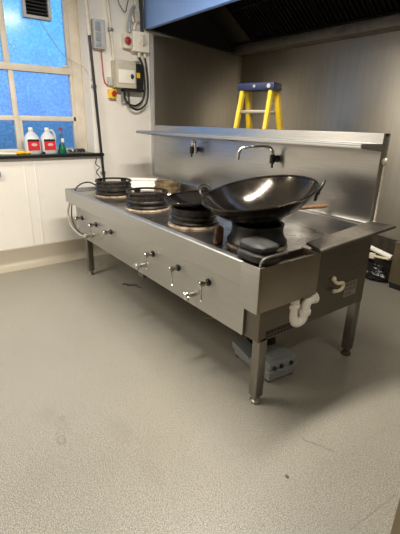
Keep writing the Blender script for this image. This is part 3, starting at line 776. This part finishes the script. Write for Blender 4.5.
b = MB(); b.tube(curve([(XW+.02, .78, ZC), (XW+.03, .80, 2.56), (XW+.03, .84, 2.47), (XW+.03, .88, 2.445), (XW+.03, .905, 2.52), (XW+.03, .93, 2.60)], 8), .004, 8)
tag(recentre(b.build('loose_wire', 'black_cable')), 'thin dark wire sagging in a loop beside the conduit fitting', 'wire')
b = MB(); b.box((XW, -.66, .915), (XW+.03, -.465, .965), .004); tag(recentre(b.build('wall_socket', 'grey_face')), 'dark grey fitting low on the wall under the window, cut by the photo edge', 'wall fitting')
# squiggly lead beside the pipe below the sill
b = MB(); b.tube(curve([(XW+.055, .47, 1.06), (XW+.065, .45, 1.0), (XW+.065, .49, .96), (XW+.065, .45, .92), (XW+.065, .48, .87), (XW+.065, .53, .80)], 6), .005, 8)
tag(recentre(b.build('lead', 'black_cable')), 'crinkled black lead hanging from the end of the sill beside the pipe', 'cable')

# ------------------------------------------------------------------ window fan and sill things
vf = thing('window_fan', 'dark square ventilation fan set in the upper window pane', 'ventilation fan', (fx0+.03, .08, 2.30))
b = MB(); xa, xb = fx0+.032, fx0+.10
for lo, hi in (((xa, -.045, 2.30), (xb, -.020, 2.56)), ((xa, .180, 2.30), (xb, .205, 2.56)), ((xa, -.020, 2.30), (xb, .180, 2.325)), ((xa, -.020, 2.535), (xb, .180, 2.56))): b.box(lo, hi, .004)
b.build('housing', 'grey_box', vf)
b = MB(); b.box((xa, -.02, 2.325), (xa+.02, .18, 2.535)); b.build('back_plate', 'grille_dark', vf)
for k in range(7):
    z = 2.335+k*.029; b = MB(); b.hexa([(xa+.03, -.019, z), (xa+.055, -.019, z+.012), (xa+.055, .179, z+.012), (xa+.03, .179, z), (xa+.03, -.019, z+.004), (xa+.055, -.019, z+.016), (xa+.055, .179, z+.016), (xa+.03, .179, z+.004)])
    b.build('louvre', 'grille_dark', vf, smooth=False)
b = MB(); b.tube(curve([(xa+.03, .10, 2.30), (xa+.02, .17, 2.20), (xa+.02, .30, 2.03), (xa+.08, .39, 1.965), (xa+.12, .455, 1.93), (XW+.012, .49, 1.80)], 6), .0035, 8)
tag(recentre(b.build('fan_cable', 'grey_cable')), 'thin cable slanting from the window fan to the wall pipe', 'cable')

def jug(label, y, grip):
    o = thing('plastic_jug', label, 'jug', (-3.065, y, 1.106), 'white jugs on the sill')
    b = MB(); sec = []
    prof = [(.0, .066), (.008, .072), (.13, .072), (.155, .066), (.185, .046), (.205, .026), (.212, .020), (.228, .020)]
    n = 32
    for z, r_ in prof:
        ring = []
        k_ = 4.0 if z < .15 else (2.6 if z < .19 else 2.0)
        for i in range(n):
            a = 2*PI*i/n; ca, sa = math.cos(a), math.sin(a)
            q = (abs(ca)**k_+abs(sa)**k_)**(-1/k_)
            ring.append(b.bm.verts.new(Vector((r_*q*ca*.80, r_*q*sa, z))))
        sec.append(ring)
    for A_, B_ in zip(sec, sec[1:]):
        for i in range(n): b.bm.faces.new((A_[i], A_[(i+1) % n], B_[(i+1) % n], B_[i]))
    b.bm.faces.new(list(reversed(sec[0]))); b.bm.faces.new(sec[-1])
    b.build('bottle', 'jug', o, local=True)
    b = MB(); b.lathe([(0, .246), (.017, .246), (.020, .242), (.022, .222), (.022, .218), (0, .218)], 24); b.build('cap', 'white_plastic', o, local=True)
    b = MB(); ring = []
    pts = [(.0585, -.056), (.0595, -.03), (.0595, .0), (.0595, .03), (.0585, .056)]
    b.prism([(-.055, .036), (.055, .036), (.055, .138), (-.055, .138)], 0, .0575, .0600); b.build('label', 'label', o, local=True)
    if grip:
        b = MB(); b.tube(curve([(0, .016, .218), (0, .048, .218), (0, .068, .190), (0, .074, .150), (0, .070, .12)], 6), .011, 10); b.build('handle', 'jug', o, local=True)
    return o
jug('white jug with a red and black label nearer the window mullion', -.125, False)
jug('white jug with a side handle and red label beside the green bottle', .028, True)
gr = thing('spray_bottle', 'green cone shaped bottle with a clear neck and reddish cap on the sill', 'bottle', (-3.06, .162, 1.106))
b = MB(); b.lathe([(0, 0), (.042, 0), (.044, .006), (.036, .05), (.024, .095), (0, .095)], 28); b.build('green_liquid', 'green', gr, local=True)
b = MB(); b.lathe([(.023, .096), (.018, .12), (.020, .15), (.026, .175), (.026, .20), (.016, .218), (.012, .224)], 24); b.build('clear_neck', 'clear', gr, local=True)
b = MB(); b.lathe([(0, .222), (.014, .222), (.016, .226), (.016, .246), (.012, .250), (0, .250)], 20); b.build('cap', 'red_cable', gr, local=True)
b = MB(); b.cbox((.018, .006, .125), (.006, .028, .04), .003); b.build('white_sticker', 'white_plastic', gr, local=True)
for nm_, mt_, n0, lab_ in (('wire_coil', 'dull_metal', 3, 'tangle of thin grey wire on the sill beside the green bottle'), ('cable_tangle', 'black_cable', 2, 'tangle of thin black cable at the pipe end of the sill')):
    b = MB(); off = 0 if nm_ == 'wire_coil' else .085
    for k in range(n0):
        pts = []
        for i in range(26):
            a = i*.8+k*1.3+off*20
            pts.append((-3.045+.034*math.sin(a*1.3+k), .225+off+.075*i/25+.014*math.cos(a*2), 1.112+.030*abs(math.sin(a*.9+k))+.003*k))
        b.tube(curve(pts, 3), .0048, 6)
    tag(recentre(b.build(nm_, mt_)), lab_, 'wire' if off == 0 else 'cable')
b = MB(); b.lathe([(0, 0), (.012, 0), (.014, .018), (.011, .022), (0, .022)], 16, (-2.985, -.045, 1.106)); tag(recentre(b.build('bottle_cap', 'black_plastic')), 'tiny black cap on the sill in front of the two jugs', 'cap')
b = MB()
for c_, r_, s_ in (((-3.0, -.27, 1.121), .026, (1, 1.3, .6)), ((-3.005, -.235, 1.122), .024, (1, 1.2, .7)), ((-3.0, -.20, 1.12), .020, (1, 1.4, .65)), ((-3.02, -.25, 1.130), .016, (1, 1, .7))): b.ball(c_, r_, 3, .5, s_)
tag(recentre(b.build('yellow_rag', 'yellow')), 'crumpled yellow rag on the sill in front of the mullion', 'rag')
b = MB(); b.tube(curve([(-3.0, -.70, 1.118), (-3.02, -.55, 1.135), (-3.01, -.45, 1.118), (-2.99, -.36, 1.116), (-2.985, -.30, 1.114)], 8), .008, 8)
b.tube(curve([(-3.06, -.72, 1.122), (-3.07, -.50, 1.124), (-3.05, -.38, 1.118), (-3.04, -.30, 1.115)], 8), .008, 8)
tag(recentre(b.build('white_cable', 'dirty_white')), 'loose white cable on the sill running up to the yellow rag', 'cable')

# ------------------------------------------------------------------ far right floor by the back wall
b = MB()
for c_, r_, s_ in (((-.92, 2.355, .066), .11, (1.1, .45, .58)), ((-.77, 2.345, .066), .11, (1.2, .5, .58)), ((-.69, 2.355, .065), .10, (1, .45, .60)), ((-.80, 2.36, .125), .10, (1.5, .42, .6))): b.ball(c_, r_, 4, .35, s_)
bo = tag(recentre(b.build('bin_bag', 'bag')), 'black plastic bag slumped on the floor against the steel back wall', 'bag')
wp = thing('dark_sheet', 'thin dark brown sheet upright against the steel back wall behind the black bag', 'board', (-.81, 2.43, 0))
b = MB(); b.hexa([(-1.05, 2.424, 0), (-.57, 2.424, 0), (-.57, 2.438, 0), (-1.05, 2.438, 0), (-1.05, 2.424, .44), (-.57, 2.424, .42), (-.57, 2.438, .42), (-1.05, 2.438, .44)]); b.build('sheet_body', 'dark_card', wp)  # thin dark slab filling the dark strip above the pipe
b = MB(); b.tube([(-.95, 2.385, .325), (-.575, 2.34, .275)], .024, 14); b.lathe([(.020, -.02), (.031, -.02), (.031, .02), (.020, .02)], 14, (-.93, 2.382, .322), Matrix.Rotation(R(80), 3, 'Y'), close=True)
tag(recentre(b.build('plastic_pipe', 'pvc_white')), 'white plastic pipe lying across the top of the black bag', 'pipe')
b = MB(); b.tube([(-.93, 2.305, .240), (-.75, 2.30, .255), (-.575, 2.285, .272)], .012, 10); b.cbox((-.75, 2.30, .255), (.06, .04, .05), .008)
tag(recentre(b.build('thin_rod', 'cream_plastic')), 'thin cream rod with a clip crossing the white pipe on the black bag', 'rod')
sb = thing('steel_bin', 'brown tinted steel bin on the floor at the right edge by the back wall', 'bin', (-.32, 2.36, 0))
b = MB(); b.box((-.545, 2.29, .055), (-.10, 2.425, .43), .006); b.build('body', 'box_steel', sb)
b = MB(); b.box((-.535, 2.30, .0), (-.11, 2.42, .056), .004); b.build('base_trim', 'black_plastic', sb)
b = MB(); b.box((-.550, 2.284, .43), (-.095, 2.43, .445), .004); b.build('lid', 'box_steel', sb)

# steel cabinet whose corner shows at the bottom right
kc = thing('steel_cabinet', 'brown steel cabinet corner cut off by the bottom right of the photo', 'cabinet', (1.05, .12, 0))
b = MB(); b.box((.819, -.172, .06), (1.30, .45, .86), .004); b.build('body', 'box_steel', kc)
b = MB(); b.box((.86, -.15, 0), (1.28, .43, .06), .003); b.build('plinth', 'box_steel', kc)
b = MB(); b.box((.807, -.190, .86), (1.312, .458, .89), .005); b.build('worktop', 'steel', kc)
b = MB(); b.box((.845, -.186, .09), (1.29, -.172, .84), .004); do = b.build('door', 'box_steel', kc)
b = MB(); b.tube([(1.24, -.186, .50), (1.24, -.215, .51), (1.24, -.215, .65), (1.24, -.186, .66)], .007, 8); b.build('handle', 'chrome', do)

# ------------------------------------------------------------------ light
def area(name, loc, size, power, col, rot=(0, 0, 0)):
    l = bpy.data.lights.new(name, 'AREA'); l.shape = 'RECTANGLE'; l.size, l.size_y = size; l.energy = power; l.color = col
    o = bpy.data.objects.new(name, l); C.objects.link(o); o.location = loc; o.rotation_euler = rot; return o
WARM = (1, .935, .83)
area('ceiling_tube_or_fill', (-.50, -.10, 2.82), (.16, 1.5), 106, WARM)
area('ceiling_tube_or_fill', (-1.9, -2.1, 2.82), (.16, 1.5), 62, WARM)
area('ceiling_tube_or_fill', (1.7, .4, 2.82), (.16, 1.5), 17, WARM)  # added fill without a known fixture, lifts the shadow right of the range

wd = bpy.data.worlds.new('dusk_sky'); bpy.context.scene.world = wd; wd.use_nodes = True
N, Lk = wd.node_tree.nodes, wd.node_tree.links
bg = N['Background']; tc = N.new('ShaderNodeTexCoord'); sx = N.new('ShaderNodeSeparateXYZ'); Lk.new(tc.outputs['Generated'], sx.inputs[0])
z_ = math_n(N, Lk, 'MULTIPLY_ADD', sx.outputs[2], .5, .5)
col = ramp(N, Lk, z_, [(.40, (.02, .05, .12)), (.470, (.03, .09, .20)), (.494, (.045, .13, .30)), (.505, (.14, .30, .74)), (.545, (.16, .38, .88)), (.575, (.11, .43, .96)), (1., (.12, .46, 1.))])
Lk.new(col, bg.inputs[0]); bg.inputs[1].default_value = 1.55

# ------------------------------------------------------------------ camera
cam = bpy.data.cameras.new('camera'); co = bpy.data.objects.new('camera', cam); C.objects.link(co)
yaw, pit, rol = R(53.0959), R(-20.0842), R(1.2505)
fw = Vector((-math.sin(yaw)*math.cos(pit), math.cos(yaw)*math.cos(pit), math.sin(pit)))
rt = Vector((math.cos(yaw), math.sin(yaw), 0)); up = rt.cross(fw)
r2_ = rt*math.cos(rol)+up*math.sin(rol); u2_ = -rt*math.sin(rol)+up*math.cos(rol)
mw = Matrix((r2_, u2_, -fw)).transposed().to_4x4(); mw.translation = (1.1622, -1.2131, 1.4293)
co.matrix_world = mw
cam.sensor_fit = 'VERTICAL'; cam.sensor_height = 24; cam.lens = 395.018/534*24; cam.clip_start = .02
S = bpy.context.scene; S.camera = co
S.view_settings.view_transform = 'Standard'; S.view_settings.look = 'None'; S.view_settings.exposure = .28; S.view_settings.gamma = 1
S.view_settings.use_curve_mapping = False
